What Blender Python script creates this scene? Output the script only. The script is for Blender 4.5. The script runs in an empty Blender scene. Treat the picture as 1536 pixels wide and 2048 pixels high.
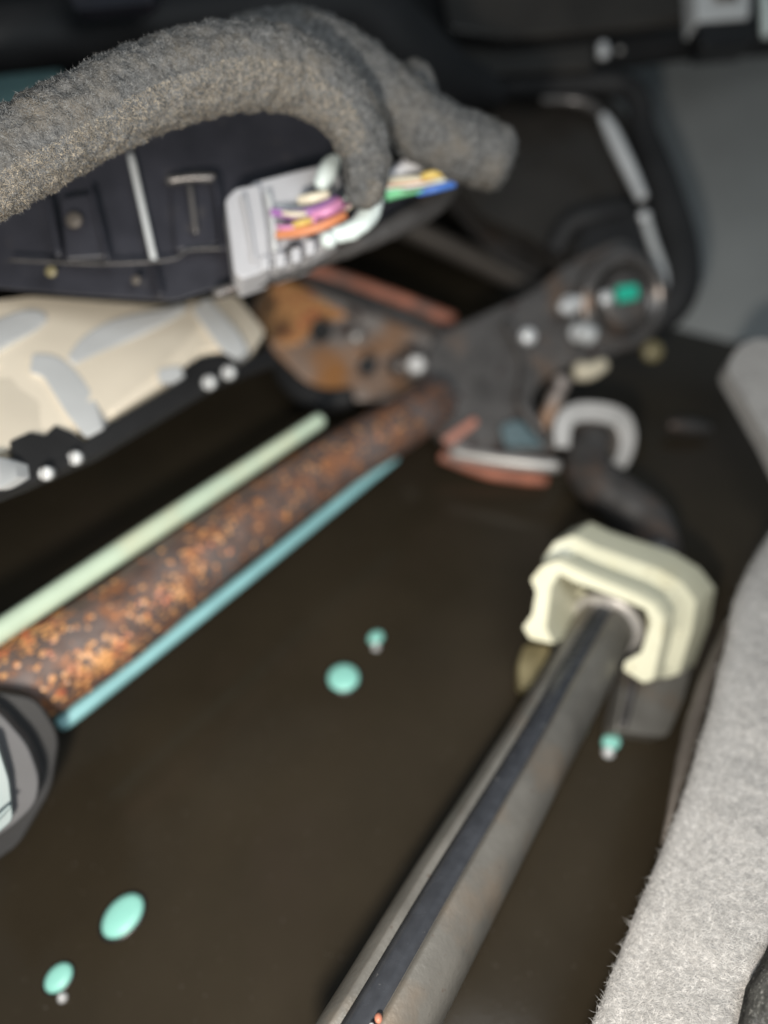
import bpy, bmesh, math, random
import numpy as np
from mathutils import Vector, Matrix, noise
from math import radians, sin, cos, pi
sc = bpy.context.scene
COL = sc.collection
rng = random.Random(7)

# ------------------------------------------------------------------ camera
PITCH = radians(45); H = 0.30
cam_d = bpy.data.cameras.new('camera'); cam = bpy.data.objects.new('camera', cam_d); COL.objects.link(cam)
cam.location = (0, 0, H); cam.rotation_euler = (radians(90) - PITCH, 0, 0)
cam_d.lens = 25.0; cam_d.sensor_width = 36; cam_d.clip_start = 0.01; cam_d.clip_end = 20
cam_d.dof.use_dof = True; cam_d.dof.focus_distance = 0.188; cam_d.dof.aperture_fstop = 3.5
sc.camera = cam
# ------------------------------------------------------------------ world (dim cabin light)
w = bpy.data.worlds.new('World'); sc.world = w; w.use_nodes = True
w.node_tree.nodes['Background'].inputs[0].default_value = (0.75, 0.9, 1.0, 1)
w.node_tree.nodes['Background'].inputs[1].default_value = 0.15
sc.view_settings.view_transform = 'Standard'; sc.view_settings.look = 'None'; sc.view_settings.exposure = 0.0

FW = Vector((0, cos(PITCH), -sin(PITCH))); UP = Vector((0, sin(PITCH), cos(PITCH))); RT = Vector((1, 0, 0))
CAM = Vector((0, 0, H))
DK = 1.0
def P(x, y, d):
    "point at photograph position x, y and distance d along the viewing axis"
    d = d*DK; return CAM + FW*d + RT*((x-768)/1422*d) + UP*((1024-y)/1422*d)
def px(n, d): return n/1422*d*DK

# ------------------------------------------------------------------ lamps
def lamp(name, loc, target, power, size, col):
    l = bpy.data.lights.new(name, 'AREA'); l.energy = power; l.size = size; l.color = col; l.shape = 'DISK'
    o = bpy.data.objects.new(name, l); COL.objects.link(o); o.location = loc
    o.rotation_euler = (Vector(target)-Vector(loc)).to_track_quat('-Z', 'Y').to_euler(); return o
lamp('torch_lamp', CAM + RT*-0.035 + UP*-0.07 - FW*0.01, P(760, 900, .4), 1.3, 0.02, (1.0, 0.93, 0.83))
lamp('window_lamp', CAM + RT*0.07 + UP*0.075 - FW*0.02, P(800, 800, .4), 0.6, 0.13, (0.90, 0.96, 1.0))

# ------------------------------------------------------------------ materials
def mat(name, col, rough=.5, metal=0., var=.15, scale=60., bump=.0, bscale=400., spots=None, spec=.5, coat=0., aniso=None):
    m = bpy.data.materials.new(name); m.use_nodes = True; nt = m.node_tree; N = nt.nodes; L = nt.links
    b = N['Principled BSDF']; b.inputs['Roughness'].default_value = rough; b.inputs['Metallic'].default_value = metal
    b.inputs['Specular IOR Level'].default_value = spec; b.inputs['Coat Weight'].default_value = coat
    tc = N.new('ShaderNodeTexCoord'); n1 = N.new('ShaderNodeTexNoise'); n1.inputs['Scale'].default_value = scale
    n1.inputs['Detail'].default_value = 6; L.new(tc.outputs['Object'], n1.inputs['Vector'])
    r = N.new('ShaderNodeValToRGB'); e = r.color_ramp.elements
    e[0].position = .3; e[1].position = .7
    e[0].color = (*[c*(1-var) for c in col], 1); e[1].color = (*[min(1, c*(1+var)) for c in col], 1)
    L.new(n1.outputs['Fac'], r.inputs['Fac']); out = r.outputs['Color']
    for k, (sc_, lo, hi, c2) in enumerate(spots or []):
        n2 = N.new('ShaderNodeTexNoise'); n2.inputs['Scale'].default_value = sc_; n2.inputs['Detail'].default_value = 5
        mp = N.new('ShaderNodeMapping'); mp.inputs['Location'].default_value = (k*3.1+1, k*1.7, k*.9)
        L.new(tc.outputs['Object'], mp.inputs['Vector']); L.new(mp.outputs['Vector'], n2.inputs['Vector'])
        mr = N.new('ShaderNodeMapRange'); mr.inputs['From Min'].default_value = lo; mr.inputs['From Max'].default_value = hi
        L.new(n2.outputs['Fac'], mr.inputs['Value'])
        mx = N.new('ShaderNodeMix'); mx.data_type = 'RGBA'
        L.new(mr.outputs['Result'], mx.inputs['Factor']); L.new(out, mx.inputs['A']); mx.inputs['B'].default_value = (*c2, 1)
        out = mx.outputs['Result']
    L.new(out, b.inputs['Base Color'])
    rr = N.new('ShaderNodeMapRange'); rr.inputs['To Min'].default_value = max(.02, rough-.1); rr.inputs['To Max'].default_value = min(1, rough+.12)
    L.new(n1.outputs['Fac'], rr.inputs['Value']); L.new(rr.outputs['Result'], b.inputs['Roughness'])
    if bump:
        n3 = N.new('ShaderNodeTexNoise'); n3.inputs['Scale'].default_value = bscale; n3.inputs['Detail'].default_value = 8
        L.new(tc.outputs['Object'], n3.inputs['Vector'])
        bp = N.new('ShaderNodeBump'); bp.inputs['Strength'].default_value = bump; bp.inputs['Distance'].default_value = .001
        L.new(n3.outputs['Fac'], bp.inputs['Height']); L.new(bp.outputs['Normal'], b.inputs['Normal'])
    return m
M = dict(
 floor=mat('brown_black_plastic', (.033, .026, .017), .17, var=.15, scale=18, bump=.04, bscale=900, spots=[(14, .55, .8, (.037, .028, .020)), (700, .70, .74, (.07, .06, .045))], spec=.3),
 black=mat('black_plastic', (.016, .016, .017), .65, var=.3, scale=40, bump=.15, bscale=700),
 blackgloss=mat('black_paint', (.012, .012, .013), .3, var=.3, scale=40, bump=.1, bscale=300),
 housing=mat('black_housing', (.026, .026, .034), .45, var=.25, scale=60, bump=.06, bscale=500, spots=[(90, .62, .8, (.06, .055, .055))]),
 wall=mat('grey_liner', (.35, .36, .355), .8, var=.07, scale=15, bump=.2, bscale=500),
 teal=mat('pale_teal_paint', (.25, .42, .40), .6, var=.08),
 cloth=mat('black_cloth_tape', (.10, .10, .10), .95, var=.5, scale=500, bump=.9, bscale=1600, spots=[(900, .55, .75, (.22, .21, .19)), (60, .5, .75, (.16, .14, .115))], spec=.15),
 clothfib=mat('cloth_fibre', (.16, .16, .157), .8, var=.6, scale=900, spec=.3),
 warmfib=mat('warm_light_fibre', (.28, .24, .185), .8, var=.5, scale=700),
 felt=mat('grey_felt', (.33, .32, .31), .95, var=.12, scale=250, bump=.6, bscale=1500, spots=[(60, .5, .75, (.38, .37, .36)), (900, .55, .8, (.2, .2, .2))], spec=.15),
 feltfib=mat('felt_fibre', (.50, .485, .47), .55, var=.35, scale=700, spec=.5),
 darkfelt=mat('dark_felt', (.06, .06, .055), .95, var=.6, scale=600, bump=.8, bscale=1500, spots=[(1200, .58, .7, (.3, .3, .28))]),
 cream=mat('cream_plastic', (.84, .75, .61), .42, var=.05, scale=30, spots=[(25, .55, .85, (.78, .69, .54))]),
 ivory=mat('ivory_nylon', (.74, .72, .54), .38, var=.04, scale=40, spots=[(50, .55, .85, (.68, .62, .40)), (260, .66, .74, (.45, .40, .27))], bump=.05),
 blueplastic=mat('pale_blue_plastic', (.56, .575, .58), .4, var=.06),
 steel=mat('dull_steel', (.20, .19, .172), .40, metal=.5, var=.16, scale=70, bump=.15, bscale=700, spots=[(35, .55, .8, (.27, .20, .14)), (400, .66, .75, (.16, .13, .11))]),
 darksteel=mat('dark_steel', (.085, .08, .078), .4, metal=.4, var=.3, scale=60, bump=.25, bscale=400, spots=[(35, .52, .7, (.15, .10, .075))]),
 arm=mat('grey_steel', (.155, .145, .14), .3, metal=.45, var=.25, scale=60, bump=.2, bscale=300, spots=[(30, .55, .7, (.30, .20, .14)), (80, .62, .7, (.06, .035, .03))]),
 chrome=mat('zinc_and_glint', (.80, .81, .82), .2, metal=.25, var=.06),  # zinc parts, and the colour of the built-in highlights
 silver=mat('silver_grey', (.50, .48, .46), .38, metal=.45, var=.1, scale=60),
 rust=mat('rusty_steel', (.13, .09, .078), .6, metal=.2, var=.3, scale=120, bump=.6, bscale=250, spots=[(90, .50, .66, (.26, .115, .06)), (45, .5, .68, (.15, .125, .12)), (260, .60, .68, (.50, .20, .07))]),
 flake=mat('orange_rust_flake', (.62, .31, .12), .4, var=.5, scale=500, spec=.9, spots=[(160, .5, .65, (.50, .13, .06))]),
 rustplate=mat('rust_stained_steel', (.42, .37, .34), .45, metal=.4, var=.2, scale=50, bump=.2, spots=[(22, .47, .66, (.52, .24, .09)), (50, .58, .66, (.10, .07, .06))]),
 redrust=mat('red_primer_rust', (.44, .17, .11), .5, var=.3, scale=60, spots=[(40, .5, .7, (.20, .12, .10))]),
 brownbar=mat('brown_grey_steel', (.10, .086, .074), .55, metal=.2, var=.12),
 mint=mat('mint_reflection', (.31, .70, .61), .35, var=.06, scale=90),
 palerod=mat('pale_green_glint_tone', (.52, .64, .50), .4, var=.08, scale=60, spots=[(40, .5, .75, (.60, .62, .44))]),
 tealrod=mat('teal_glint_tone', (.27, .53, .56), .4, var=.1, scale=60),
 plate=mat('dark_brown_paint', (.038, .034, .030), .28, var=.15, scale=30),
 lock=mat('blue_grey_plastic', (.60, .61, .61), .45, var=.05),
 lip=mat('pale_teal_plastic', (.19, .235, .24), .5, var=.06),
 collar=mat('grey_rubber', (.085, .085, .09), .7, var=.15, bump=.2),
 darkteal=mat('dark_teal_paint', (.05, .10, .115), .4),
 green=mat('green_plastic', (.02, .52, .36), .4, var=.05),
 connector=mat('light_grey_nylon', (.46, .46, .48), .45, var=.06, scale=60),
 white=mat('white_vinyl', (.66, .74, .72), .3, var=.03), purple=mat('purple_wire', (.36, .16, .42), .4, var=.1),
 pink=mat('pink_wire', (.60, .25, .44), .35, var=.1), orange=mat('orange_wire', (.58, .22, .10), .4, var=.1),
 yellow=mat('yellow_wire', (.60, .43, .12), .4, var=.1), wgreen=mat('green_wire', (.16, .50, .25), .4, var=.1),
 wblue=mat('blue_wire', (.06, .16, .50), .4, var=.1), wcream=mat('cream_wire', (.72, .65, .50), .4, var=.05),
 olive=mat('old_grease', (.20, .17, .09), .35, var=.3, scale=80),
 slot=mat('blue_black_reflection', (.035, .038, .045), .25, var=.2, scale=200, spots=[(300, .72, .76, (.2, .2, .2))]),
)

# ------------------------------------------------------------------ builders
def tag(o, label=None, cat=None, group=None, kind=None):
    if label: o['label'] = label
    if cat: o['category'] = cat
    if group: o['group'] = group
    if kind: o['kind'] = kind
    return o
def thing(name, loc, label, cat, group=None):
    o = bpy.data.objects.new(name, None); o.empty_display_size = .01; COL.objects.link(o); o.location = loc
    return tag(o, label, cat, group)
def obj(name, vf, m, parent=None, smooth=True, bevel=0, seg=3, auto=True, sub=0):
    me = bpy.data.meshes.new(name); me.from_pydata([tuple(v) for v in vf[0]], [], [tuple(f) for f in vf[1]])
    bm = bmesh.new(); bm.from_mesh(me); bmesh.ops.recalc_face_normals(bm, faces=bm.faces); bm.to_mesh(me); bm.free()
    me.materials.append(m)
    c = sum((v.co for v in me.vertices), Vector()) / max(1, len(me.vertices))
    o = bpy.data.objects.new(name, me); COL.objects.link(o)
    if parent is None:                       # origin at the thing itself
        me.transform(Matrix.Translation(-c)); o.location = c
    else:
        me.transform(Matrix.Translation(-parent.location if parent.parent is None else -(parent.location+parent.parent.location)))
        o.parent = parent
    if smooth: me.polygons.foreach_set('use_smooth', [True]*len(me.polygons))
    if bevel:
        b = o.modifiers.new('bevel', 'BEVEL'); b.width = bevel; b.segments = seg; b.limit_method = 'ANGLE'; b.angle_limit = radians(35)
        b.harden_normals = False
        wn = o.modifiers.new('wn', 'WEIGHTED_NORMAL')
    return o
def spline(pts, n):
    "Catmull-Rom through rows of numbers"
    A = np.array([pts[0]]+list(pts)+[pts[-1]], float); out = []
    k = len(pts)-1
    for i in range(n):
        t = i/(n-1)*k; s = min(int(t), k-1); u = t-s; p0, p1, p2, p3 = A[s:s+4]
        out.append(.5*((2*p1)+(-p0+p2)*u+(2*p0-5*p1+4*p2-p3)*u*u+(-p0+3*p1-3*p2+p3)*u**3))
    return out
def tube(rows, n=24, seg=16, wob=0, wscale=100, cap=True, prof=None):
    "rows: (x, y, depth, radius in photo px); returns verts, faces of a round-ended tube"
    S = spline(rows, n); C = [P(a, b, d) for a, b, d, r in S]; R = [px(r, d) for a, b, d, r in S]
    if cap:
        t0 = (C[0]-C[1]).normalized(); t1 = (C[-1]-C[-2]).normalized()
        e0 = [(C[0]+t0*R[0]*.45*f, R[0]*g) for f, g in ((1, .35), (.7, .75))]
        e1 = [(C[-1]+t1*R[-1]*.45*f, R[-1]*g) for f, g in ((.7, .75), (1, .35))]
        C = [e[0] for e in e0]+C+[e[0] for e in e1]; R = [e[1] for e in e0]+R+[e[1] for e in e1]
    V = []; F = []; nrm = None
    for i, c in enumerate(C):
        t = (C[min(i+1, len(C)-1)]-C[max(i-1, 0)]).normalized()
        if nrm is None: nrm = t.cross(FW).normalized()
        nrm = (nrm - t*nrm.dot(t)).normalized(); bn = t.cross(nrm)
        for j in range(seg):
            a = 2*pi*j/seg; dv = nrm*cos(a)+bn*sin(a); r = R[i]*(prof(a) if prof else 1)
            p = c+dv*r
            if wob:
                q = p*wscale; r += wob*(noise.noise(q)+.5*noise.noise(q*2.7)+.3*noise.noise(q*7)); p = c+dv*r
            V.append(p)
    for i in range(len(C)-1):
        for j in range(seg):
            a = i*seg+j; b = i*seg+(j+1) % seg; F.append((a, b, b+seg, a+seg))
    F.append(tuple(range(seg))[::-1]); F.append(tuple(range((len(C)-1)*seg, len(C)*seg)))
    return V, F
def slab(pts, thick, vec=None):
    "pts: (x, y, depth); a plate of real thickness"
    A = [P(*p) for p in pts]
    if vec is None:
        nrm = Vector()
        for i in range(len(A)): nrm += (A[i]-A[0]).cross(A[(i+1) % len(A)]-A[0])
        nrm.normalize();
        if nrm.dot(FW) < 0: nrm = -nrm
        vec = nrm
    B = [a+vec*thick for a in A]; n = len(A)
    return A+B, [tuple(range(n)), tuple(range(n, 2*n))[::-1]]+[(i, i+n, (i+1) % n+n, (i+1) % n) for i in range(n)]
def rounded(pts, r, k=4):
    "round the corners of a picture-space polygon of (x, y, depth)"
    out = []; n = len(pts)
    for i in range(n):
        p0 = Vector(pts[i-1]); p = Vector(pts[i]); p1 = Vector(pts[(i+1) % n])
        a = p0-p; b = p1-p; la = Vector(a[:2]).length; lb = Vector(b[:2]).length
        q = min(r, la*.45, lb*.45); s = p+a*(q/la); e = p+b*(q/lb)
        for j in range(k+1):
            u = j/k; out.append(tuple(s*(1-u)**2+p*2*u*(1-u)+e*u*u))
    return out
def lathe(c, axis, prof, seg=32, squash=1.0, rot=0):
    "prof: (radius, height) along axis"
    axis = axis.normalized(); a = axis.orthogonal().normalized(); b = axis.cross(a); V = []; F = []
    a, b = a*cos(rot)+b*sin(rot), b*cos(rot)-a*sin(rot)
    for r, h in prof:
        for j in range(seg):
            t = 2*pi*j/seg; V.append(c+axis*h+a*(r*cos(t))+b*(r*squash*sin(t)))
    for i in range(len(prof)-1):
        for j in range(seg):
            p = i*seg+j; q = i*seg+(j+1) % seg; F.append((p, q, q+seg, p+seg))
    F.append(tuple(range(seg))[::-1]); F.append(tuple(range((len(prof)-1)*seg, len(prof)*seg)))
    return V, F
def ball(c, r, sx=1, axis=None, squash=1):
    prof = [(r*sin(pi*k/10), -r*sx*cos(pi*k/10)) for k in range(1, 10)]
    return lathe(c, axis or -FW, prof, 20, squash)
def join(*vfs):
    V = []; F = []
    for v, f in vfs:
        n = len(V); V += list(v); F += [tuple(i+n for i in g) for g in f]
    return V, F
def box(c, ax, ay, az):
    V = [c+ax*i+ay*j+az*k for i in (-1, 1) for j in (-1, 1) for k in (-1, 1)]
    return V, [(0, 1, 3, 2), (4, 6, 7, 5), (0, 4, 5, 1), (2, 3, 7, 6), (0, 2, 6, 4), (1, 5, 7, 3)]
def fibres(vf, n, length, width, lay, seed, mask=None, comb=None):
    "thin curved fibres rooted on a surface"
    r = np.random.RandomState(seed); V = np.array([tuple(v) for v in vf[0]]); T = []
    for f in vf[1]:
        if len(f) > 8: continue
        for i in range(1, len(f)-1): T.append((f[0], f[i], f[i+1]))
    T = np.array(T); a, b, c = V[T[:, 0]], V[T[:, 1]], V[T[:, 2]]
    cr = np.cross(b-a, c-a); ar = np.linalg.norm(cr, axis=1)+1e-15; nm = cr/ar[:, None]
    pk = r.choice(len(T), n, p=ar/ar.sum()); u = r.rand(n, 1); v = r.rand(n, 1); s = (u+v) > 1; u = np.where(s, 1-u, u); v = np.where(s, 1-v, v)
    p = a[pk]+(b-a)[pk]*u+(c-a)[pk]*v; N = nm[pk]
    d = r.normal(size=(n, 3))
    if comb is not None: d = d*.75+np.array(tuple(comb))
    d -= N*(d*N).sum(1)[:, None]; d /= np.linalg.norm(d, axis=1)[:, None]+1e-9
    L = length*(.35+r.rand(n, 1)**2*1.3); up = (1-lay)*r.rand(n, 1)+.12
    m1 = p+(d*lay+N*up)*L*.5; m2 = m1+(d*lay+N*up*.3+r.normal(size=(n, 3))*.25)*L*.5
    sd = np.cross(d, N)*width*.5
    VV = np.stack([p-sd, p+sd, m1-sd*.8, m1+sd*.8, m2], 1).reshape(-1, 3); i = np.arange(n)*5
    Q = np.stack([i, i+1, i+3, i+2], 1); T3 = np.stack([i+2, i+3, i+4], 1)
    return VV, Q, T3
def fibre_obj(name, vf, n, length, width, lay, seed, m, parent, comb=None):
    VV, Q, T3 = fibres(vf, n, length, width, lay, seed, comb=comb)
    off = np.array(parent.location)
    me = bpy.data.meshes.new(name); me.from_pydata((VV-off).tolist(), [], Q.tolist()+T3.tolist()); me.materials.append(m)
    o = bpy.data.objects.new(name, me); COL.objects.link(o); o.parent = parent; o['kind'] = 'stuff'; return o

# ================================================================== SETTING
def wbox(x0, x1, y0, y1, z0, z1):
    return box(Vector(((x0+x1)/2, (y0+y1)/2, (z0+z1)/2)), Vector(((x1-x0)/2, 0, 0)), Vector((0, (y1-y0)/2, 0)), Vector((0, 0, (z1-z0)/2)))
tag(obj('floor', wbox(-1.2, 1.2, -.3, 1.5, -.03, 0), M['floor'], smooth=False), kind='structure')
yb = P(1400, 690, .56).y
tag(obj('back_wall', wbox(-1.2, .17, .86, .90, .0, .9), M['black'], smooth=False), kind='structure')
gw = obj('side_wall', slab([(1120, 700, .585), (1700, 672, .54), (1800, -200, .72), (1100, -200, .80)], .02), M['wall'], smooth=False)
tag(gw, kind='structure')
# a low crease in the floor moulding
tag(obj('floor_seam', tube([(150, 1570, .3115, 9), (330, 1440, .3315, 9), (520, 1290, .361, 9), (760, 1120, .401, 8)], 20, 8), M['floor']), kind='structure')

def floor_pt(x, y, lift=0):
    v = (1024-y)/1422; d = (H-lift)/(.70711*(1-v)); return P(x, y, d), d
V = []; F = []; r_ = np.random.RandomState(11)
for k in range(420):
    c, d = floor_pt(r_.uniform(0, 1500), r_.uniform(900, 2048)); q = r_.uniform(.00012, .00045); n0 = len(V)
    for j in range(5): a = j*1.257+r_.rand(); V.append(c+Vector((cos(a)*q, sin(a)*q*r_.uniform(.5, 1.3), 0)))
    V.append(c+Vector((0, 0, q*.8)))
    for j in range(5): F.append((n0+j, n0+(j+1) % 5, n0+5))
tag(obj('grit', (V, F), M['brownbar'], smooth=False), 'fine grit and dust scattered over the dark floor', 'grit', kind='stuff')
# ------------------------------------------------------------------ mint discs: reflections on the floor built as low domes
def plug(x, y, w, label, stud=None, squash=.8, rot=0):
    c, d = floor_pt(x, y); r = px(w/2, d)
    t = thing('floor_disc', c, label, 'disc', 'mint reflections built as discs on the dark floor')
    obj('cap', lathe(c, Vector((0, 0, 1)), [(r*1.02, 0), (r, .0006), (r*.93, .0014), (r*.7, .002), (r*.3, .0023), (r*.05, .0023)], 32, squash, rot), M['mint'], t)
    obj('rim', lathe(c, Vector((0, 0, 1)), [(r*1.16, 0), (r*1.14, .0004), (r*.9, .0005), (r*.5, .0005)], 32, squash, rot), M['blackgloss'], t)
    if stud:
        s, sd = floor_pt(x+stud[0], y+stud[1]); q = px(stud[2], sd)
        obj('stud', lathe(s, Vector((0, 0, 1)), [(q, 0), (q, .001), (q*.6, .0025), (q*.15, .004)], 16), M['chrome'], t)
    return t
plug(246, 1832, 88, 'largest mint oval reflection disc, low on the left of the dark floor', None, .76, radians(8))
plug(118, 1956, 56, 'mint reflection disc with a silver stud in the bottom left corner of the floor', (8, 40, 10), .85, radians(5))
plug(687, 1356, 62, 'plain round mint reflection disc in the middle of the dark floor, no stud', None, 1.0)
plug(752, 1276, 34, 'tiny mint reflection disc with a pointed silver stud, just above the round plain plug', (0, 20, 8), .8)
plug(1222, 1484, 42, 'small turquoise reflection disc with silver stud below the ivory bushing beside the steel tube', (-6, 22, 12), .8)

# ------------------------------------------------------------------ grooved steel tube (foreground)
def groove(a):
    # channel cut in the upper left flank
    k = (a-GA+pi) % (2*pi)-pi
    return 1-.16*max(0, min(1, (.42-abs(k))/.08))
GA = radians(36)
st = thing('steel_tube', P(960, 1600, .25), 'thick dull steel tube with a dark groove running up into the ivory bushing', 'tube')
rod_rows = [(640, 2250, .170, 114), (756, 2052, .188, 104), (893, 1810, .218, 92), (1060, 1520, .262, 72), (1180, 1305, .312, 62), (1226, 1222, .336, 57)]
obj('tube_body', tube(rod_rows, 60, 120, prof=groove), M['steel'], st)
# strip added in the groove, a dark reflection put into its colour
S = spline(rod_rows, 60); V = []; F = []; C = [P(a, b, d) for a, b, d, r in S]; nrm = None
for i, c in enumerate(C):
    t = (C[min(i+1, 59)]-C[max(i-1, 0)]).normalized()
    if nrm is None: nrm = t.cross(FW).normalized()
    nrm = (nrm-t*nrm.dot(t)).normalized(); bn = t.cross(nrm); R = px(S[i][3], S[i][2])
    for rr in (.80, .865):
        for a in (GA-.34, GA-.11, GA+.11, GA+.34): V.append(c+(nrm*cos(a)+bn*sin(a))*R*rr)
for i in range(59):
    o_ = i*8
    for a, b in ((4, 5), (5, 6), (6, 7), (1, 0), (2, 1), (3, 2), (0, 4), (7, 3)): F.append((o_+a, o_+b, o_+b+8, o_+a+8))
obj('groove_reflection_strip', (V, F), M['slot'], st)
obj('rust_speck', ball(P(757, 2036, .178), .0010, 1.4), M['redrust'], st)
obj('rust_speck', ball(P(743, 2052, .176), .0007, 1.2), M['chrome'], st)

# ------------------------------------------------------------------ ivory bushing
zp = lambda x, y: (950+x*.3815, 900+y*.3815)
front = [(290, 680), (345, 612), (430, 578), (560, 640), (850, 760), (940, 810), (990, 880), (980, 1000), (935, 1205), (880, 1222), (775, 1155), (785, 1108), (870, 1060), (922, 905), (890, 838), (710, 762), (520, 695), (440, 650), (400, 715), (372, 930), (415, 1020), (285, 992), (248, 930), (298, 862), (318, 745)]
rear = [(440, 500), (500, 400), (600, 362), (710, 415), (1050, 525), (1190, 610), (1275, 720), (1245, 900), (1160, 1130), (1105, 1170), (985, 1150), (990, 1090), (1030, 1020), (1060, 860), (1020, 800), (860, 700), (690, 640), (600, 600), (570, 650), (545, 860), (560, 930), (460, 940), (430, 880), (450, 780), (455, 620)]
ib = thing('ivory_bushing', P(1240, 1240, .32), 'ivory nylon saddle bushing straddling the end of the thick steel tube', 'bushing')
FA = [P(*zp(*p), .300) for p in front]; RA = [P(*zp(*p), .338) for p in rear]
cen = P(*zp(640, 900), .300); cenr = P(*zp(800, 850), .338)
stages = [(0, 1), (.15, 1), (.19, .83), (.45, .83), (.50, 1.04), (.78, 1.0), (1, .97)]
V = []; F = []; n = len(FA)
for t, s in stages:
    cc = cen.lerp(cenr, t)
    for i, (a, b) in enumerate(zip(FA, RA)):
        p = a.lerp(b, t); V.append(cc+(p-cc)*(s if i < 9 or i > 21 else 1))
for i in range(len(stages)-1):
    for j in range(n): F.append((i*n+j, i*n+(j+1) % n, (i+1)*n+(j+1) % n, (i+1)*n+j))
F.append(tuple(range(n))[::-1]); F.append(tuple(range((len(stages)-1)*n, len(stages)*n)))
obj('saddle', (V, F), M['ivory'], ib, bevel=.0011, seg=4)
obj('web', slab([(*zp(*p), .334) for p in [(450, 690), (880, 830), (960, 900), (900, 1060), (700, 1080), (500, 1030), (420, 980)]], .004), M['ivory'], ib, bevel=.001)
ax = (P(752, 2052, .188)-P(1226, 1222, .336)).normalized()
obj('washer', lathe(P(1213, 1250, .326), ax, [(px(72, .326), -.002), (px(74, .326), 0), (px(68, .326), .0016), (px(50, .326), .0016)], 40), M['silver'], ib)
ib2 = thing('bushing_bracket', P(1300, 1420, .345), 'blurred grey brown bracket standing under the right leg of the ivory bushing', 'bracket')
obj('bracket_leg', slab(rounded([(1254, 1325, .325), (1385, 1325, .330), (1368, 1400, .322), (1335, 1475, .312), (1228, 1462, .308), (1240, 1400, .315)], 14), .012), M['steel'], ib2, bevel=.002)
obj('bracket_leg', slab(rounded([(1050, 1285, .335), (1105, 1290, .335), (1075, 1370, .325), (1040, 1380, .325), (1036, 1330, .33)], 14), .010), M['olive'], ib2, bevel=.002)
obj('bracket_rib', tube([(1268, 1350, .318, 10), (1258, 1400, .314, 9), (1246, 1450, .308, 9)], 10, 12), M['darksteel'], ib2)

# ------------------------------------------------------------------ bent rod with spring clip
br = obj('bent_rod', tube([(1185, 868, .43, 40), (1172, 915, .42, 42), (1190, 960, .41, 44), (1250, 1005, .40, 46), (1300, 1050, .39, 46), (1318, 1115, .375, 44)], 50, 32), M['darksteel'])
tag(br, 'dark grey bent rod curving from the silver clip down behind the ivory bushing', 'rod')
clip = thing('spring_clip', P(1190, 870, .42), 'silver grey hook shaped clip round the top end of the bent rod', 'clip')
def band(path, wpx, d, thick, k=40, dd=0):
    "flat strip following a picture path, facing the camera"
    S = spline([(x, y, wpx if w is None else w) for x, y, w in path], k); L_ = []; R_ = []
    for i, s in enumerate(S):
        a = S[max(0, i-1)]; b = S[min(k-1, i+1)]; t = np.array([b[0]-a[0], b[1]-a[1]]); t /= np.linalg.norm(t)+1e-9
        q = np.array([-t[1], t[0]])*s[2]; z = None if callable(d) else d+dd*i/(k-1)
        for lst, g in ((L_, 1), (R_, -1)):
            xx, yy = s[0]+g*q[0], s[1]+g*q[1]; lst.append((xx, yy, d(xx, yy) if z is None else z))
    A = [P(*p) for p in L_]; B = [P(*p) for p in R_]; C2 = [p+FW*thick for p in A]; D2 = [p+FW*thick for p in B]; V = A+B+C2+D2; F = []
    for i in range(k-1):
        F += [(i, i+1, k+i+1, k+i), (2*k+i, 3*k+i, 3*k+i+1, 2*k+i+1), (i, 2*k+i, 2*k+i+1, i+1), (k+i, k+i+1, 3*k+i+1, 3*k+i)]
    F += [(0, k, 3*k, 2*k), (k-1, 3*k-1, 4*k-1, 2*k-1)]
    return V, F
obj('hook', band([(1126, 895, 14), (1128, 850, 18), (1150, 826, 20), (1200, 824, 20), (1242, 838, 20), (1256, 870, 17), (1252, 905, 15), (1238, 932, 14)], 18, .415, .012, 50), M['silver'], clip, bevel=.0014)
obj('clip_pad', lathe(P(1188, 880, .427), -FW, [(.014, 0), (.014, .003), (.008, .005), (.002, .0055)], 24), M['brownbar'], clip)

# ------------------------------------------------------------------ rusty tube, its edge glints built as rods
rt_rows = [(-160, 1512, .255, 104), (0, 1396, .275, 95), (208, 1262, .298, 84), (420, 1100, .33, 70), (640, 945, .372, 58), (800, 850, .40, 52), (870, 800, .425, 48)]
rt = thing('rusty_tube', P(400, 1090, .3), 'rust covered steel tube with orange flakes running diagonally from the left edge to the bracket', 'tube')
rtv = tube(rt_rows, 160, 64, wob=.0004, wscale=160)
obj('tube_body', rtv, M['rust'], rt)
r_ = np.random.RandomState(5); C = spline(rt_rows, 400); V = []; F = []
cl = [(r_.rand(), r_.rand()*2-1) for _ in range(26)]
for k in range(1300):
    if r_.rand() < .85:
        c0 = cl[r_.randint(len(cl))]; t = c0[0]+r_.normal()*.03; u = c0[1]+r_.normal()*.2
    else: t, u = r_.rand(), r_.uniform(-1, 1)
    if r_.rand() < t*1.25-.2: continue
    if not 0 < t < 1 or abs(u) > .95: continue
    s = C[int(t*399)]; s2 = C[min(399, int(t*399)+4)]; s1 = C[max(0, int(t*399)-4)]
    tn = (P(*s2[:3])-P(*s1[:3])).normalized(); c = P(*s[:3]); nv = tn.cross(FW).normalized(); bb = -(FW-tn*FW.dot(tn)).normalized()
    a = math.asin(max(-1, min(1, u))); R = px(s[3], s[2]); dv = nv*sin(a)+bb*cos(a); p = c+dv*(R+.0003)
    q = r_.uniform(.0005, .0016)*(1.25-.5*t); e1 = tn; e2 = tn.cross(dv); ang = r_.rand()*6; n0 = len(V)
    for j in range(5):
        th = ang+j*2*pi/5; V.append(p+(e1*cos(th)+e2*sin(th))*q*r_.uniform(.6, 1.1)+dv*r_.uniform(-.0002, .0003))
    V.append(p+dv*q*.25)
    for j in range(5): F.append((n0+j, n0+(j+1) % 5, n0+5))
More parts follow.
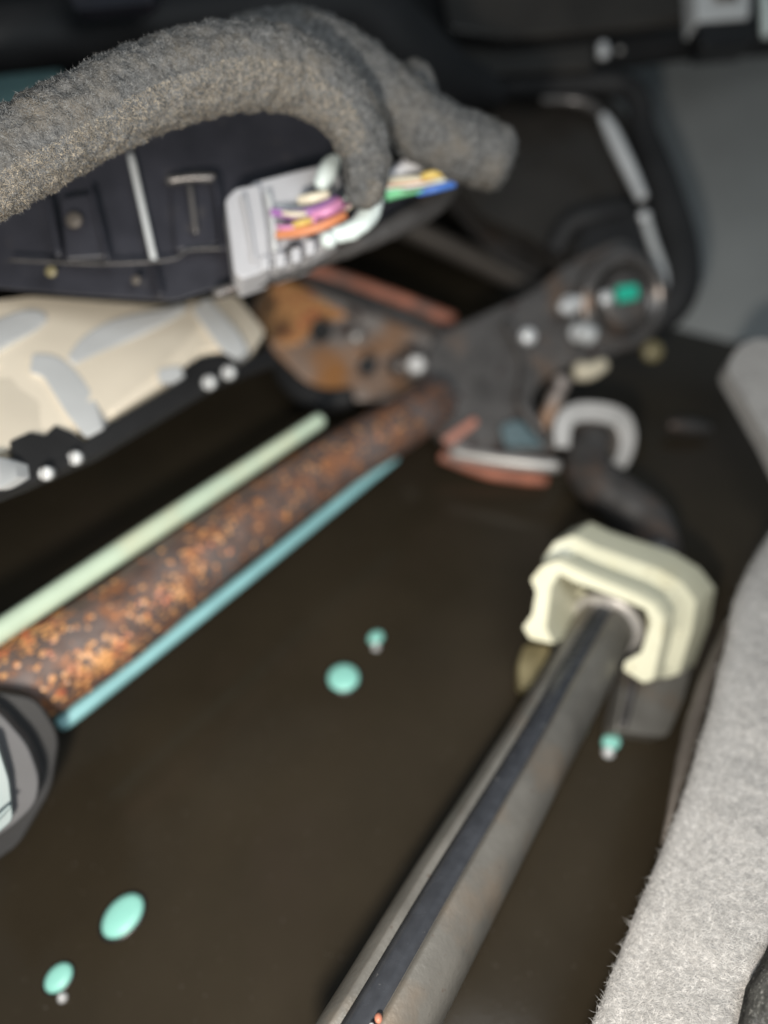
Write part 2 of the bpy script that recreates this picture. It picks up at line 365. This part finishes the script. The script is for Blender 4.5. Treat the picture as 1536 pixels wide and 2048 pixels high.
fl = obj('rust_flakes', (V, F), M['flake'], rt, smooth=False); fl['kind'] = 'stuff'
tag(obj('pale_green_glint', tube([(-160, 1366, .25, 27), (0, 1262, .27, 24), (330, 1044, .32, 21), (640, 840, .37, 15)], 40, 20), M['palerod']), 'pale green glint built as a rod along the upper side of the rusty tube', 'rod')  # glint on the tube's upper edge, modelled as a solid pale rod
tag(obj('teal_glint', tube([(122, 1448, .29, 16), (200, 1388, .30, 16), (480, 1166, .34, 13), (790, 915, .40, 10)], 40, 20), M['tealrod']), 'thin teal glint built as a rod along the lower side of the rusty tube', 'rod')  # lower edge glint, modelled as a solid teal rod

# ------------------------------------------------------------------ collar at the left edge
DK = 1.15
co = thing('end_collar', P(20, 1560, .2), 'black collar with grey end face and pale grey lip below the rusty tube', 'collar')
obj('collar_body', slab(rounded([(-140, 1370, .215), (10, 1385, .215), (75, 1395, .22), (122, 1470, .225), (104, 1580, .225), (40, 1690, .222), (-140, 1820, .2)], 30), .03), M['black'], co, bevel=.003)
fv = slab(rounded([(-140, 1330, .20), (0, 1425, .202), (56, 1490, .204), (80, 1556, .204), (72, 1610, .203), (24, 1655, .2), (-140, 1760, .19)], 26), .014)
obj('end_face', fv, M['collar'], co, bevel=.002)
obj('lip', slab(rounded([(-140, 1450, .188), (-8, 1480, .19), (18, 1560, .192), (26, 1640, .192), (-10, 1672, .19), (-140, 1760, .18)], 12), .006), M['lip'], co, bevel=.0015)
obj('lip_edge', tube([(-100, 1735, .178, 7), (-8, 1640, .186, 6), (20, 1612, .188, 4)], 12, 10), M['lip'], co)

DK = 1.0
# ------------------------------------------------------------------ rusty bracket plate and levers
bp_ = thing('rusty_bracket', P(700, 690, .47), 'rust stained steel bracket plate with round holes at the far end of the rusty tube', 'bracket')
obj('plate', slab(rounded([(500, 600, .455), (560, 552, .47), (660, 590, .48), (850, 668, .49), (900, 700, .48), (870, 800, .46), (760, 800, .455), (650, 795, .45), (590, 740, .45), (540, 690, .45)], 22), .004), M['rustplate'], bp_, bevel=.0012)
obj('rust_stain', slab(rounded([(506, 604, .452), (562, 560, .466), (640, 596, .474), (705, 632, .476), (640, 645, .465), (600, 690, .456), (552, 690, .45), (525, 655, .45)], 22), .003), M['flake'], bp_, bevel=.001)
for (x, y, r, mm) in ((642, 662, 18, 'black'), (735, 732, 15, 'blackgloss')):
    c = P(x, y, .452); obj('hole_rim', lathe(c, -FW, [(px(r+4, .45), -.002), (px(r+4, .45), .0018), (px(r, .45), .0022), (px(r*.9, .45), .0005), (px(r*.3, .45), 0)], 24, .95), M[mm], bp_)
obj('rivet_glint', ball(P(712, 672, .462), px(11, .46), .6), M['silver'], bp_)
obj('nut', lathe(P(832, 732, .44), -FW, [(px(22, .44), -.004), (px(22, .44), .003), (px(17, .44), .005), (px(3, .44), .005)], 6), M['silver'], bp_, smooth=False)
obj('bolt_head', ball(P(800, 730, .445), px(24, .44), .7), M['darksteel'], bp_)
tag(obj('red_rust_bar', tube([(600, 530, .50, 13), (700, 562, .505, 13), (800, 598, .51, 13), (905, 640, .515, 14)], 20, 16), M['redrust']), 'long bar with red rust above the rust stained bracket plate', 'bar')
tag(obj('grey_bar', slab(rounded([(590, 545, .495), (650, 555, .50), (900, 655, .51), (885, 690, .505), (780, 650, .50), (640, 590, .49)], 8), .006), M['arm'], bevel=.0015), 'grey steel bar lying just under the red rusty bar', 'bar')
tag(obj('brown_strut', tube([(640, 380, .60, 26), (760, 430, .60, 24), (900, 495, .60, 22), (1100, 590, .58, 22)], 20, 16), M['brownbar']), 'blurred brown steel strut crossing the dark gap behind the wire connectors', 'strut')
tag(obj('grey_strut', slab([(880, 380, .58), (960, 370, .58), (1150, 500, .57), (1100, 570, .565), (1000, 520, .57)], .01), M['darksteel'], bevel=.002), 'dark grey strut beneath the end of the taped loom', 'strut')

lever = thing('seat_lever', P(1050, 700, .45), 'grey steel lever arm with round pivot boss joining the rusty tube to the black frame', 'lever')
obj('arm_plate', slab(rounded([(868, 668, .455), (960, 628, .455), (1060, 585, .455), (1140, 520, .46), (1250, 470, .465), (1340, 560, .465), (1335, 640, .46), (1250, 700, .455), (1150, 725, .45), (1085, 760, .445), (1060, 800, .44), (1100, 870, .435), (1120, 905, .43), (985, 915, .43), (880, 890, .43), (845, 800, .435), (848, 720, .445)], 30, 6), .008), M['arm'], lever, bevel=.003, seg=4)
c = P(1245, 602, .452)
axp = (-FW*.9+RT*.25+UP*-.2).normalized()
obj('boss', lathe(c, axp, [(px(98, .45), -.004), (px(98, .45), .002), (px(90, .45), .004), (px(78, .45), .004), (px(72, .45), .002), (px(52, .45), .002), (px(50, .45), .005), (px(44, .45), .006), (px(20, .45), .006), (px(3, .45), .006)], 48), M['arm'], lever)
obj('boss_ring', lathe(c+axp*.004, axp, [(px(84, .45), -.001), (px(82, .45), .0015), (px(76, .45), .0015), (px(74, .45), -.001)], 48), M['arm'], lever)
obj('green_tab', slab(rounded([(1232, 572, .437), (1276, 566, .437), (1280, 596, .437), (1238, 604, .437)], 8), .006), M['green'], lever, bevel=.001)
for nm, x, y, rr, sx, sq in (('rivet_glint', 1140, 610, 20, .5, 1), ('rivet_glint', 1158, 665, 20, .6, 1), ('rivet_glint', 1056, 672, 17, .6, 1), ('rivet_glint', 890, 822, 15, .6, 1), ('rivet_glint', 1212, 596, 15, .7, 1)):  # highlights on the arm, built as bright beads
    obj(nm, ball(P(x, y, .44), px(rr, .44), sx), M['chrome'], lever)
obj('rivet_glint', tube([(1122, 616, .438, 11), (1160, 602, .438, 12)], 6, 12), M['chrome'], lever)  # longer arm highlight, also built as a bright bead
obj('rivet_glint', tube([(1160, 662, .436, 18), (1182, 672, .438, 20)], 6, 14), M['blueplastic'], lever)  # bluish arm highlight, built as a pale bead
obj('fold', tube([(1010, 640, .446, 8), (1050, 720, .44, 9), (1042, 800, .434, 9), (1078, 860, .43, 9)], 20, 12), M['arm'], lever)
obj('lower_edge', tube([(905, 905, .43, 12), (980, 918, .425, 14), (1060, 928, .42, 14), (1115, 932, .418, 13)], 16, 14), M['silver'], lever)
obj('teal_pad', slab(rounded([(1000, 850, .424), (1040, 838, .424), (1092, 895, .424), (1010, 895, .424)], 10), .003), M['darkteal'], lever, bevel=.001)
obj('rust_patch', slab(rounded([(880, 878, .424), (950, 832, .424), (958, 846, .424), (900, 895, .424)], 10), .003), M['redrust'], lever, bevel=.001)
obj('rust_knob', ball(P(845, 795, .415), px(26, .415), .7), M['redrust'], lever)
obj('rust_knob', ball(P(842, 828, .415), px(16, .415), .7), M['rust'], lever)
tag(obj('red_rust_strip', tube([(885, 912, .44, 12), (980, 945, .44, 14), (1090, 960, .44, 13)], 14, 12), M['redrust']), 'short strip of red rust under the lower edge of the lever', 'strip')
tag(obj('tan_stop', tube([(1155, 742, .455, 20), (1180, 742, .455, 18), (1208, 728, .455, 13)], 10, 14), M['wcream']), 'cream stop pad under the lever, above the silver clip', 'pad')
tag(obj('tan_link', tube([(1125, 760, .45, 18), (1105, 810, .45, 16), (1085, 860, .45, 18)], 12, 14), M['rustplate']), 'orange tan link left of the silver clip', 'link')
tag(obj('tan_bead', ball(P(1305, 702, .46), px(22, .46), .6), M['olive']), 'small olive tan bead at the foot of the black frame', 'bead')
# scrap metal below the lever
tag(obj('thin_wire', tube([(940, 950, .46, 10), (965, 985, .46, 12), (1015, 1005, .455, 9), (1060, 1030, .45, 7)], 20, 12), M['brownbar']), 'thin dark curved wire under the lever', 'wire')
tag(obj('dark_lump', tube([(965, 1040, .43, 16), (1000, 1045, .43, 24), (1040, 1065, .425, 18), (1100, 1085, .42, 10)], 16, 14), M['darksteel']), 'dark lump of steel on the floor left of the ivory bushing', 'lump')
tag(obj('dark_stub', tube([(880, 1020, .45, 22), (905, 970, .455, 26), (930, 940, .46, 20)], 12, 14), M['black']), 'dark stub leaning under the lower edge of the lever', 'stub')
tag(obj('curved_cable', tube([(560, 690, .47, 22), (580, 760, .46, 22), (640, 800, .45, 24), (700, 795, .45, 20)], 20, 14), M['black']), 'black cable curving under the rust stained bracket plate', 'cable')

# ------------------------------------------------------------------ black frame on the right
fr = thing('side_bracket', P(1260, 430, .5), 'black painted seat frame bracket with a bright highlight built along its edge in front of the grey liner', 'bracket')
obj('frame_plate', slab(rounded([(860, 190, .53), (1200, 165, .53), (1265, 240, .52), (1320, 400, .51), (1360, 540, .50), (1345, 650, .49), (1290, 690, .48), (1200, 700, .475), (1130, 560, .49), (1080, 480, .50), (960, 430, .52), (880, 320, .53)], 30, 5), .012), M['plate'], fr, bevel=.003)
obj('frame_rim', tube([(900, 172, .51, 26), (1130, 168, .51, 24), (1235, 168, .505, 24), (1276, 198, .50, 24), (1286, 260, .50, 26), (1322, 370, .49, 34), (1356, 500, .48, 40), (1352, 590, .475, 40), (1310, 650, .475, 30)], 60, 20), M['black'], fr)
obj('edge_highlight', tube([(1206, 232, .485, 8), (1222, 262, .484, 13), (1240, 300, .482, 14), (1262, 346, .48, 13), (1284, 396, .478, 11)], 40, 16), M['chrome'], fr)  # highlight on the frame edge, built as a bright tube
obj('edge_highlight', tube([(1290, 436, .475, 10), (1303, 480, .473, 10), (1325, 545, .47, 10), (1334, 600, .468, 8)], 30, 16), M['blueplastic'], fr)  # bluish lower part of that highlight, built the same way
obj('edge_highlight_tail', tube([(1085, 200, .49, 6), (1140, 200, .49, 9), (1180, 210, .488, 10), (1208, 234, .486, 8)], 16, 12), M['arm'], fr)  # dimmer upper end of the built edge highlight
obj('edge_stud', ball(P(1289, 432, .470), px(12, .47), .6), M['chrome'], fr)
obj('clamp_loop', tube([(1110, 500, .48, 22), (1140, 450, .475, 24), (1190, 430, .47, 20), (1260, 415, .47, 12)], 24, 14), M['black'], fr)
obj('gusset', slab(rounded([(1170, 445, .468), (1275, 415, .472), (1300, 500, .468), (1210, 520, .463), (1150, 510, .465)], 14), .005), M['black'], fr, bevel=.0015)

# ------------------------------------------------------------------ seat pan above
sp = thing('seat_pan', P(700, 20, .5), 'dark underside of the seat pan across the top edge', 'seat pan')
obj('pan_sheet', slab([(-300, -300, .52), (1800, -300, .56), (1800, 60, .53), (1390, 84, .52), (1240, 105, .51), (900, 150, .50), (500, 60, .50), (-300, 120, .50)], .02), M['black'], sp, bevel=.004)
obj('pan_panel', slab([(850, -200, .48), (1400, -200, .49), (1395, 40, .49), (1200, 62, .49), (1010, 78, .485), (900, 60, .48)], .006), M['plate'], sp, bevel=.004)
obj('pan_shelf', slab([(860, 85, .49), (1060, 95, .492), (1190, 80, .495), (1190, 135, .49), (900, 150, .485)], .006), M['plate'], sp, bevel=.003)
obj('rivet_glint', tube([(1205, 90, .47, 10), (1207, 112, .47, 11)], 6, 12), M['chrome'], sp)  # silver highlight blob, built as a bright bead
obj('rivet_glint', ball(P(1240, 100, .475), px(6, .47), .7), M['silver'], sp)
tag(obj('black_hose', tube([(-120, 90, .36, 62), (150, 62, .38, 60), (450, 20, .40, 60), (700, 10, .42, 70), (800, 90, .44, 70), (880, 150, .46, 60), (1000, 190, .48, 26)], 40, 20), M['black']), 'thick black hose running along the top behind the taped loom', 'hose')
tag(obj('teal_pad', slab(rounded([(-60, 130, .45), (120, 135, .45), (130, 215, .45), (-60, 330, .45)], 12), .01), M['teal'], bevel=.002), 'pale teal pad at the left edge behind the taped loom', 'pad')
tag(obj('blue_grey_tab', slab(rounded([(120, -60, .33), (330, -60, .33), (300, 6, .33), (150, 22, .33)], 12), .008), M['housing'], bevel=.002), 'blue grey tab at the top left edge', 'tab')
cp = thing('grey_clamp', P(1450, 40, .45), 'pale grey and black clamp block in the top right corner', 'clamp')
obj('clamp_top', slab(rounded([(1388, -90, .45), (1505, -90, .45), (1500, 34, .45), (1394, 42, .45)], 8), .02), M['blueplastic'], cp, bevel=.002)
obj('clamp_base', slab(rounded([(1394, 40, .452), (1512, 34, .452), (1510, 86, .452), (1404, 94, .452)], 10), .02), M['blackgloss'], cp, bevel=.002)
obj('clamp_slot', slab([(1430, -40, .447), (1478, -40, .447), (1478, -2, .447), (1432, 0, .447)], .002), M['brownbar'], cp)
tag(obj('white_peg', tube([(1530, -20, .45, 10), (1534, 40, .45, 12), (1534, 70, .45, 10)], 8, 12), M['white']), 'white peg cut off by the top right edge beside the clamp', 'peg')

# ------------------------------------------------------------------ taped loom
DK = .92
LS_ = 1
lm = thing('taped_loom', P(400, 170, .24), 'fuzzy grey cloth taped wire loom arching across the top left into the grey connector', 'loom')
main = [(-260, 490, .195, 84), (-80, 376, .205, 83), (80, 284, .215, 81), (220, 212, .225, 79), (360, 156, .235, 79), (500, 132, .245, 78), (600, 150, .255, 72), (680, 205, .26, 62), (722, 280, .265, 52), (732, 350, .268, 44), (724, 402, .27, 30)]
lv = tube(main, 240, 72, wob=.0012, wscale=260)
obj('tape_wrap', lv, M['cloth'], lm)
fibre_obj('tape_fuzz', lv, 60000, .0016, .00012, .6, 3, M['clothfib'], lm)
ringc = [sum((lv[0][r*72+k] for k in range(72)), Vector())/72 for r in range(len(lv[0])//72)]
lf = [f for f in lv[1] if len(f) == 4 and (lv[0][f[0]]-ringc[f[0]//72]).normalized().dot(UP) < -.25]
fibre_obj('warm_light_fuzz', (lv[0], lf), 30000, .0011, .00014, .7, 13, M['warmfib'], lm)  # tan fibres put warm light from below into the underside's colour
lm2 = thing('loom_branch', P(880, 240, .29), 'fuzzy grey taped loom branch running right behind the arch, ending in a blunt end', 'loom')
br2 = [(480, 110, .275, 66), (600, 95, .28, 68), (700, 140, .285, 68), (790, 215, .29, 66), (880, 275, .295, 66), (960, 305, .30, 64), (1000, 320, .30, 60)]
lv2 = tube(br2, 140, 56, wob=.001, wscale=260)
obj('tape_wrap', lv2, M['cloth'], lm2)
fibre_obj('tape_fuzz', lv2, 24000, .0018, .0001, .6, 4, M['clothfib'], lm2)
obj('tape_knob', tube([(815, 140, .30, 26), (835, 160, .30, 34), (860, 195, .298, 22)], 12, 20, wob=.0006, wscale=300), M['cloth'], lm2)

DK = 1.0
# ------------------------------------------------------------------ black module
md = thing('black_module', P(250, 470, .28), 'black plastic control module with upright ribs under the taped loom', 'module')
obj('module_body', slab(rounded([(-200, 380, .27), (250, 250, .285), (480, 190, .30), (660, 230, .315), (700, 330, .315), (830, 340, .325), (880, 395, .325), (740, 470, .31), (560, 530, .295), (470, 565, .285), (350, 604, .28), (150, 592, .275), (-200, 560, .265)], 14), .03, FW*.9+UP*.5), M['housing'], md, bevel=.003)
def rib(x0, y0, x1, y1, w, d, m='housing'):
    obj('rib', tube([(x0, y0, d, w), ((x0+x1)/2, (y0+y1)/2, d-.002, w), (x1, y1, d-.003, w)], 8, 12), M[m], md)
rib(262, 312, 308, 520, 7, .277, 'blueplastic'); rib(308, 525, 322, 590, 6, .274)
rib(96, 395, 118, 512, 8, .266); rib(182, 380, 216, 520, 6, .27)
obj('raised_panel', slab(rounded([(338, 358, .282), (425, 352, .285), (440, 490, .281), (350, 502, .278)], 10), .004), M['housing'], md, bevel=.0012)
obj('panel_lip', tube([(336, 362, .279, 8), (380, 356, .280, 8), (428, 356, .282, 8)], 8, 12), M['arm'], md)
obj('rib', tube([(380, 370, .277, 5), (386, 420, .276, 5), (392, 465, .275, 5)], 8, 10), M['arm'], md)
obj('rib', tube([(430, 360, .279, 5), (440, 430, .277, 5), (446, 500, .275, 5)], 8, 10), M['housing'], md)
obj('side_block', slab(rounded([(118, 395, .268), (180, 385, .27), (215, 515, .27), (130, 520, .266)], 10), .004), M['housing'], md, bevel=.0012)
obj('seam', tube([(20, 520, .262, 3), (200, 528, .267, 3), (340, 520, .272, 3), (380, 500, .274, 3), (460, 498, .277, 3)], 24, 8), M['darksteel'], md)
obj('screw', ball(P(102, 543, .262), px(12, .262), .5), M['olive'], md)
obj('screw', ball(P(272, 560, .268), px(10, .268), .5), M['brownbar'], md)
obj('screw', ball(P(148, 440, .265), px(17, .265), .4), M['brownbar'], md)
obj('lower_rail', tube([(430, 588, .275, 12), (560, 548, .28, 14), (660, 512, .288, 15), (760, 468, .296, 20), (850, 418, .305, 26), (900, 372, .31, 24)], 40, 16, wob=.0004, wscale=300), M['darksteel'], md)

# ------------------------------------------------------------------ grey connector and wires
cn = thing('wire_connector', P(550, 450, .27), 'light grey plug connector on the black module with coloured wires', 'connector')
obj('shell', slab(rounded([(450, 398, .268), (470, 376, .27), (520, 366, .272), (532, 440, .27), (542, 538, .268), (484, 558, .264), (468, 545, .264)], 8), .016), M['connector'], cn, bevel=.0016)
obj('shell_back', slab(rounded([(500, 364, .276), (600, 338, .282), (672, 322, .286), (690, 400, .284), (680, 480, .28), (628, 512, .276), (560, 535, .272), (530, 538, .272)], 10), .014), M['connector'], cn, bevel=.0016)
for k, (x, y) in enumerate(((500, 548), (528, 540), (560, 533), (592, 523), (620, 508))):
    obj('key', slab([(x-11, y-28, .2655), (x+11, y-32, .2665), (x+12, y-2, .2665), (x-8, y+4, .2655)], .012), M['connector'], cn, bevel=.0012)
obj('ridge', tube([(487, 392, .2665, 5), (498, 450, .2655, 5), (508, 520, .264, 5)], 8, 10), M['connector'], cn)
obj('ridge', tube([(535, 385, .272, 6), (545, 440, .271, 6), (550, 500, .269, 6)], 8, 10), M['blueplastic'], cn)
obj('slot', slab([(572, 492, .2685), (596, 484, .2695), (598, 494, .2695), (574, 502, .2685)], .002), M['black'], cn)
def wire(name, rows, m, par): obj(name, tube(rows, 24, 12), M[m], par)
wire('wire', [(545, 424, .270, 8), (590, 430, .268, 10), (635, 422, .267, 11), (675, 402, .268, 11)], 'purple', cn)
wire('wire', [(625, 430, .265, 7), (655, 422, .264, 10), (680, 405, .266, 10)], 'pink', cn)
wire('wire', [(566, 426, .264, 4), (590, 429, .2635, 5), (612, 428, .264, 4)], 'wcream', cn)
wire('wire', [(600, 400, .268, 9), (625, 396, .266, 10), (655, 388, .267, 8)], 'wcream', cn)
wire('wire', [(555, 470, .268, 8), (600, 464, .266, 10), (645, 452, .265, 9), (690, 430, .267, 8)], 'orange', cn)
wire('wire', [(588, 449, .265, 6), (602, 446, .264, 7), (622, 440, .265, 6)], 'yellow', cn)
for k, (mm, dy) in enumerate((('white', -14), ('wcream', 30), ('pink', 24))):
    wire('wire', [(552, 430+dy, .271, 3.5), (600, 432+dy*.9, .268, 3.5), (655, 420+dy*.7, .268, 3.5), (705, 398+dy*.4, .27, 3.5)], mm, cn)
wire('wire', [(560, 455, .267, 5), (585, 455, .266, 6), (630, 440, .266, 6)], 'pink', cn)
lk = thing('white_lashing', P(700, 440, .265), 'glossy white lumpy tape lashing at the end of the grey connector', 'lashing')
obj('lump', tube([(640, 372, .268, 14), (652, 350, .268, 20), (662, 330, .27, 18), (672, 318, .271, 12)], 14, 20), M['white'], lk)
obj('lump', ball(P(657, 480, .262), px(17, .262), 1), M['white'], lk)
obj('lump', tube([(665, 472, .264, 15), (700, 462, .264, 18), (725, 445, .264, 20), (742, 418, .266, 22), (752, 395, .268, 16)], 18, 20, wob=.0007, wscale=200), M['white'], lk)
wb = thing('wire_bundle', P(840, 360, .285), 'short bundle of white, yellow, green and blue wires leaving the loom branch', 'wires')
wire('wire', [(782, 352, .284, 10), (820, 330, .282, 17), (862, 324, .282, 16), (900, 340, .286, 10)], 'connector', wb)
wire('wire', [(775, 364, .280, 8), (820, 360, .278, 8), (870, 358, .278, 8), (912, 352, .282, 8)], 'wcream', wb)
wire('wire', [(846, 354, .274, 8), (865, 350, .273, 9), (890, 345, .275, 8)], 'yellow', wb)
wire('wire', [(772, 392, .280, 10), (810, 382, .278, 10), (850, 376, .278, 8), (880, 368, .28, 6)], 'wgreen', wb)
for k, (mm, dy) in enumerate((('white', 6), ('wcream', -8), ('orange', 2), ('brownbar', 12))):
    wire('wire', [(772, 372+dy, .279, 3), (830, 366+dy, .276, 3), (915, 350+dy, .28, 3)], mm, wb)
wire('wire', [(835, 386, .279, 6), (870, 378, .277, 7), (908, 368, .279, 7)], 'wblue', wb)

# ------------------------------------------------------------------ cream connector bank (left)
DK = 1.38
cr = thing('cream_housing', P(250, 720, .23), 'large cream plastic connector housing with pale blue locks at the left edge', 'housing')
def cd(x, y): return .226+(x-250)*.00010-(y-720)*.00012
obj('body', slab(rounded([(x, y, cd(x, y)) for x, y in [(-160, 620), (60, 592), (330, 612), (400, 600), (470, 588), (532, 664), (500, 710), (410, 705), (400, 735), (350, 740), (345, 760), (180, 860), (60, 885), (-160, 960)]], 14), .012), M['cream'], cr, bevel=.002, seg=4)
def blk(pts, d, th, m, bev=.0018): obj('block', slab(rounded([(x, y, cd(x, y)-d) for x, y in pts], 12), th), M[m], cr, bevel=bev, seg=4)
blk([(200, 690), (400, 620), (440, 600), (480, 660), (490, 690), (400, 700), (360, 745), (225, 830), (180, 760)], .0018, .004, 'cream')
blk([(-160, 800), (60, 745), (110, 760), (170, 840), (80, 870), (0, 905), (-160, 960)], .0012, .004, 'cream')
blk([(-160, 640), (60, 598), (320, 625), (250, 680), (100, 700), (-160, 780)], .0006, .004, 'cream')
def lockband(path, dz=.0): obj('lock', band(path, 20, lambda x, y: cd(x, y)-.0042-(.003 if dz > .005 else 0), .008, 20), M['lock'], cr, bevel=.0012)
lockband([(398, 606, 20), (430, 645, 24), (462, 685, 24), (486, 710, 14)], .0022)
lockband([(60, 726, 18), (100, 735, 26), (132, 768, 32), (160, 812, 32), (188, 866, 20)], .0016)
lockband([(140, 722, 12), (180, 690, 24), (240, 660, 26), (330, 630, 14), (370, 612, 6)], .0024)
lockband([(-60, 700, 20), (0, 665, 26), (60, 640, 22), (90, 632, 8)], .0016)
lockband([(316, 752, 12), (340, 750, 16), (364, 742, 10)], .0024)
lockband([(-60, 950, 30), (-10, 945, 32), (34, 940, 14)], .0055)
cb = thing('black_comb', P(250, 800, .24), 'black toothed strip under the lower edge of the cream housing', 'strip')
teeth = [(-80, 960), (30, 925), (20, 880), (60, 862), (90, 868), (110, 848), (145, 862), (170, 880), (210, 850), (345, 770), (352, 748), (375, 728), (400, 712), (440, 705), (465, 712), (480, 728), (500, 715), (540, 690), (555, 720), (440, 762), (200, 905), (60, 965), (-80, 1020)]
obj('comb_strip', slab([(x, y, .223+(x-250)*.0001-(y-720)*.00012) for x, y in teeth], .005), M['black'], cb, bevel=.0008)
for i, (x, y, lab) in enumerate(((457, 745, 'uppermost of the four silver dots under the cream housing, rightmost'), (418, 765, 'second silver dot from the right under the cream housing'), (150, 916, 'third silver dot from the right under the cream housing'), (92, 947, 'leftmost and lowest of the four silver dots under the cream housing'))):  # low pale domes, each with a thin dark bar across
    zd = .2205+(x-250)*.0001-(y-720)*.00012; c = P(x, y, zd); r = px(15, zd)
    t = thing('silver_dot', c, lab, 'screw', 'silver dots under the cream housing')
    sh = obj('dot_dome', lathe(c, -FW, [(r, -.003), (r, .0006), (r*.85, .0016), (r*.4, .0022), (r*.05, .0023)], 20, .92), M['blueplastic'], t)
    obj('dot_bar', box(c-FW*.0022, RT*r*.08, UP*r*.8, FW*.0003), M['brownbar'], sh, smooth=False)

DK = 1.0
# ------------------------------------------------------------------ felt carpet on the right
def sheet(edge, rows, fn, wob):
    V = []; F = []
    return V, F
fe = thing('felt_carpet', P(1450, 1650, .22), 'light grey fuzzy felt carpet edge rising along the right side', 'carpet')
L = [(1570, 1040, .315), (1520, 1120, .30), (1482, 1200, .285), (1462, 1300, .268), (1438, 1400, .253), (1410, 1500, .24), (1380, 1600, .228), (1335, 1720, .216), (1290, 1830, .206), (1240, 1960, .196), (1200, 2060, .188), (1120, 2250, .176)]
NL = 200; LS = spline(L, NL); V = []; F = []; NW = 46
KA = 9; RE = .0042
for i, (x, y, d) in enumerate(LS):
    wv = RT*(.0006*noise.noise(Vector((i*.07, 0, 3)))+.00025*noise.noise(Vector((i*.33, 0, 9))))
    e = P(x, y, d)+wv+RT*RE
    for j in range(KA):                      # the edge rolls over and back under
        th = pi*(1-j/KA); V.append(e-RT*RE*sin(th)+FW*RE*(1-cos(th)))
    for j in range(NW):
        u = j/(NW-1); dd = d-.010*sin(min(1, u*1.3)*pi*.5)+.05*max(0, u-.55)**1.5
        p = P(x+u*430, y+u*40, dd)+(wv+RT*RE)*(1-u)**4; q = p*70
        V.append(p-FW*(.0018*noise.noise(q)+.0007*noise.noise(q*4)+.00035*noise.noise(q*14))*min(1, j/4))
NW += KA
for i in range(NL-1):
    for j in range(NW-1): a = i*NW+j; F.append((a, a+1, a+NW+1, a+NW))
top = (list(V), list(F))
obj('felt', (V, F), M['felt'], fe)
cm = (P(1500, 1500, .22)-P(1380, 1620, .22)).normalized()*.9
# keep the fibres on the camera side
ff = [f if ((top[0][f[1]]-top[0][f[0]]).cross(top[0][f[2]]-top[0][f[0]])).dot(FW+RT*.35) < 0 else f[::-1] for f in top[1]]
fibre_obj('felt_fuzz', (top[0], ff), 90000, .0026, .00011, .95, 8, M['feltfib'], fe, comb=RT*.9-UP*.7)
# stray tufts at the edge
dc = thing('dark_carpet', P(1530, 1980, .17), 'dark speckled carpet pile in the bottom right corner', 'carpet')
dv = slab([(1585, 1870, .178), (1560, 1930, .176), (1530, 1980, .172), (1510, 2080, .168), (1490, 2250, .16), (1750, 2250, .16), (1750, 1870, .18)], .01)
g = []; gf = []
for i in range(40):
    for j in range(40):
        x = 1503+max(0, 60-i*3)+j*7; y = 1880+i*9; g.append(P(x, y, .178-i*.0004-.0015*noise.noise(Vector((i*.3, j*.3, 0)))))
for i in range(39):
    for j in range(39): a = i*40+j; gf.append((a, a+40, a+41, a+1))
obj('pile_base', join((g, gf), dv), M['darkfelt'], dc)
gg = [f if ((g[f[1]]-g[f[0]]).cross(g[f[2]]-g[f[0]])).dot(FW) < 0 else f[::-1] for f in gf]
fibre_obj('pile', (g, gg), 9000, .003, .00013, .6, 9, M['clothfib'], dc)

fp = thing('felt_flap', P(1520, 780, .38), 'smooth lilac grey felt flap at the right edge above the carpet', 'flap')
fpv = slab(rounded([(1452, 735, .38), (1478, 690, .38), (1515, 676, .38), (1620, 690, .38), (1700, 1100, .34), (1600, 1010, .35), (1536, 880, .36), (1490, 800, .37)], 18, 6), .012)
obj('felt', fpv, M['felt'], fp, bevel=.003, seg=4)
# dark trim running beside the felt
tr = obj('sill_trim', tube([(1462, 1240, .30, 8), (1425, 1330, .285, 12), (1392, 1430, .272, 17), (1366, 1530, .258, 16), (1345, 1610, .25, 10), (1326, 1690, .246, 5)], 60, 14, wob=.0003, wscale=200), M['brownbar'])
tag(tr, 'narrow dark sill trim running along the left edge of the felt carpet', 'trim')
tag(obj('floor_dimple', tube([(1340, 850, .47, 10), (1380, 852, .47, 14), (1420, 858, .47, 8)], 10, 14), M['darksteel']), 'faint grey stud on the dark floor between silver clip and felt flap', 'stud')
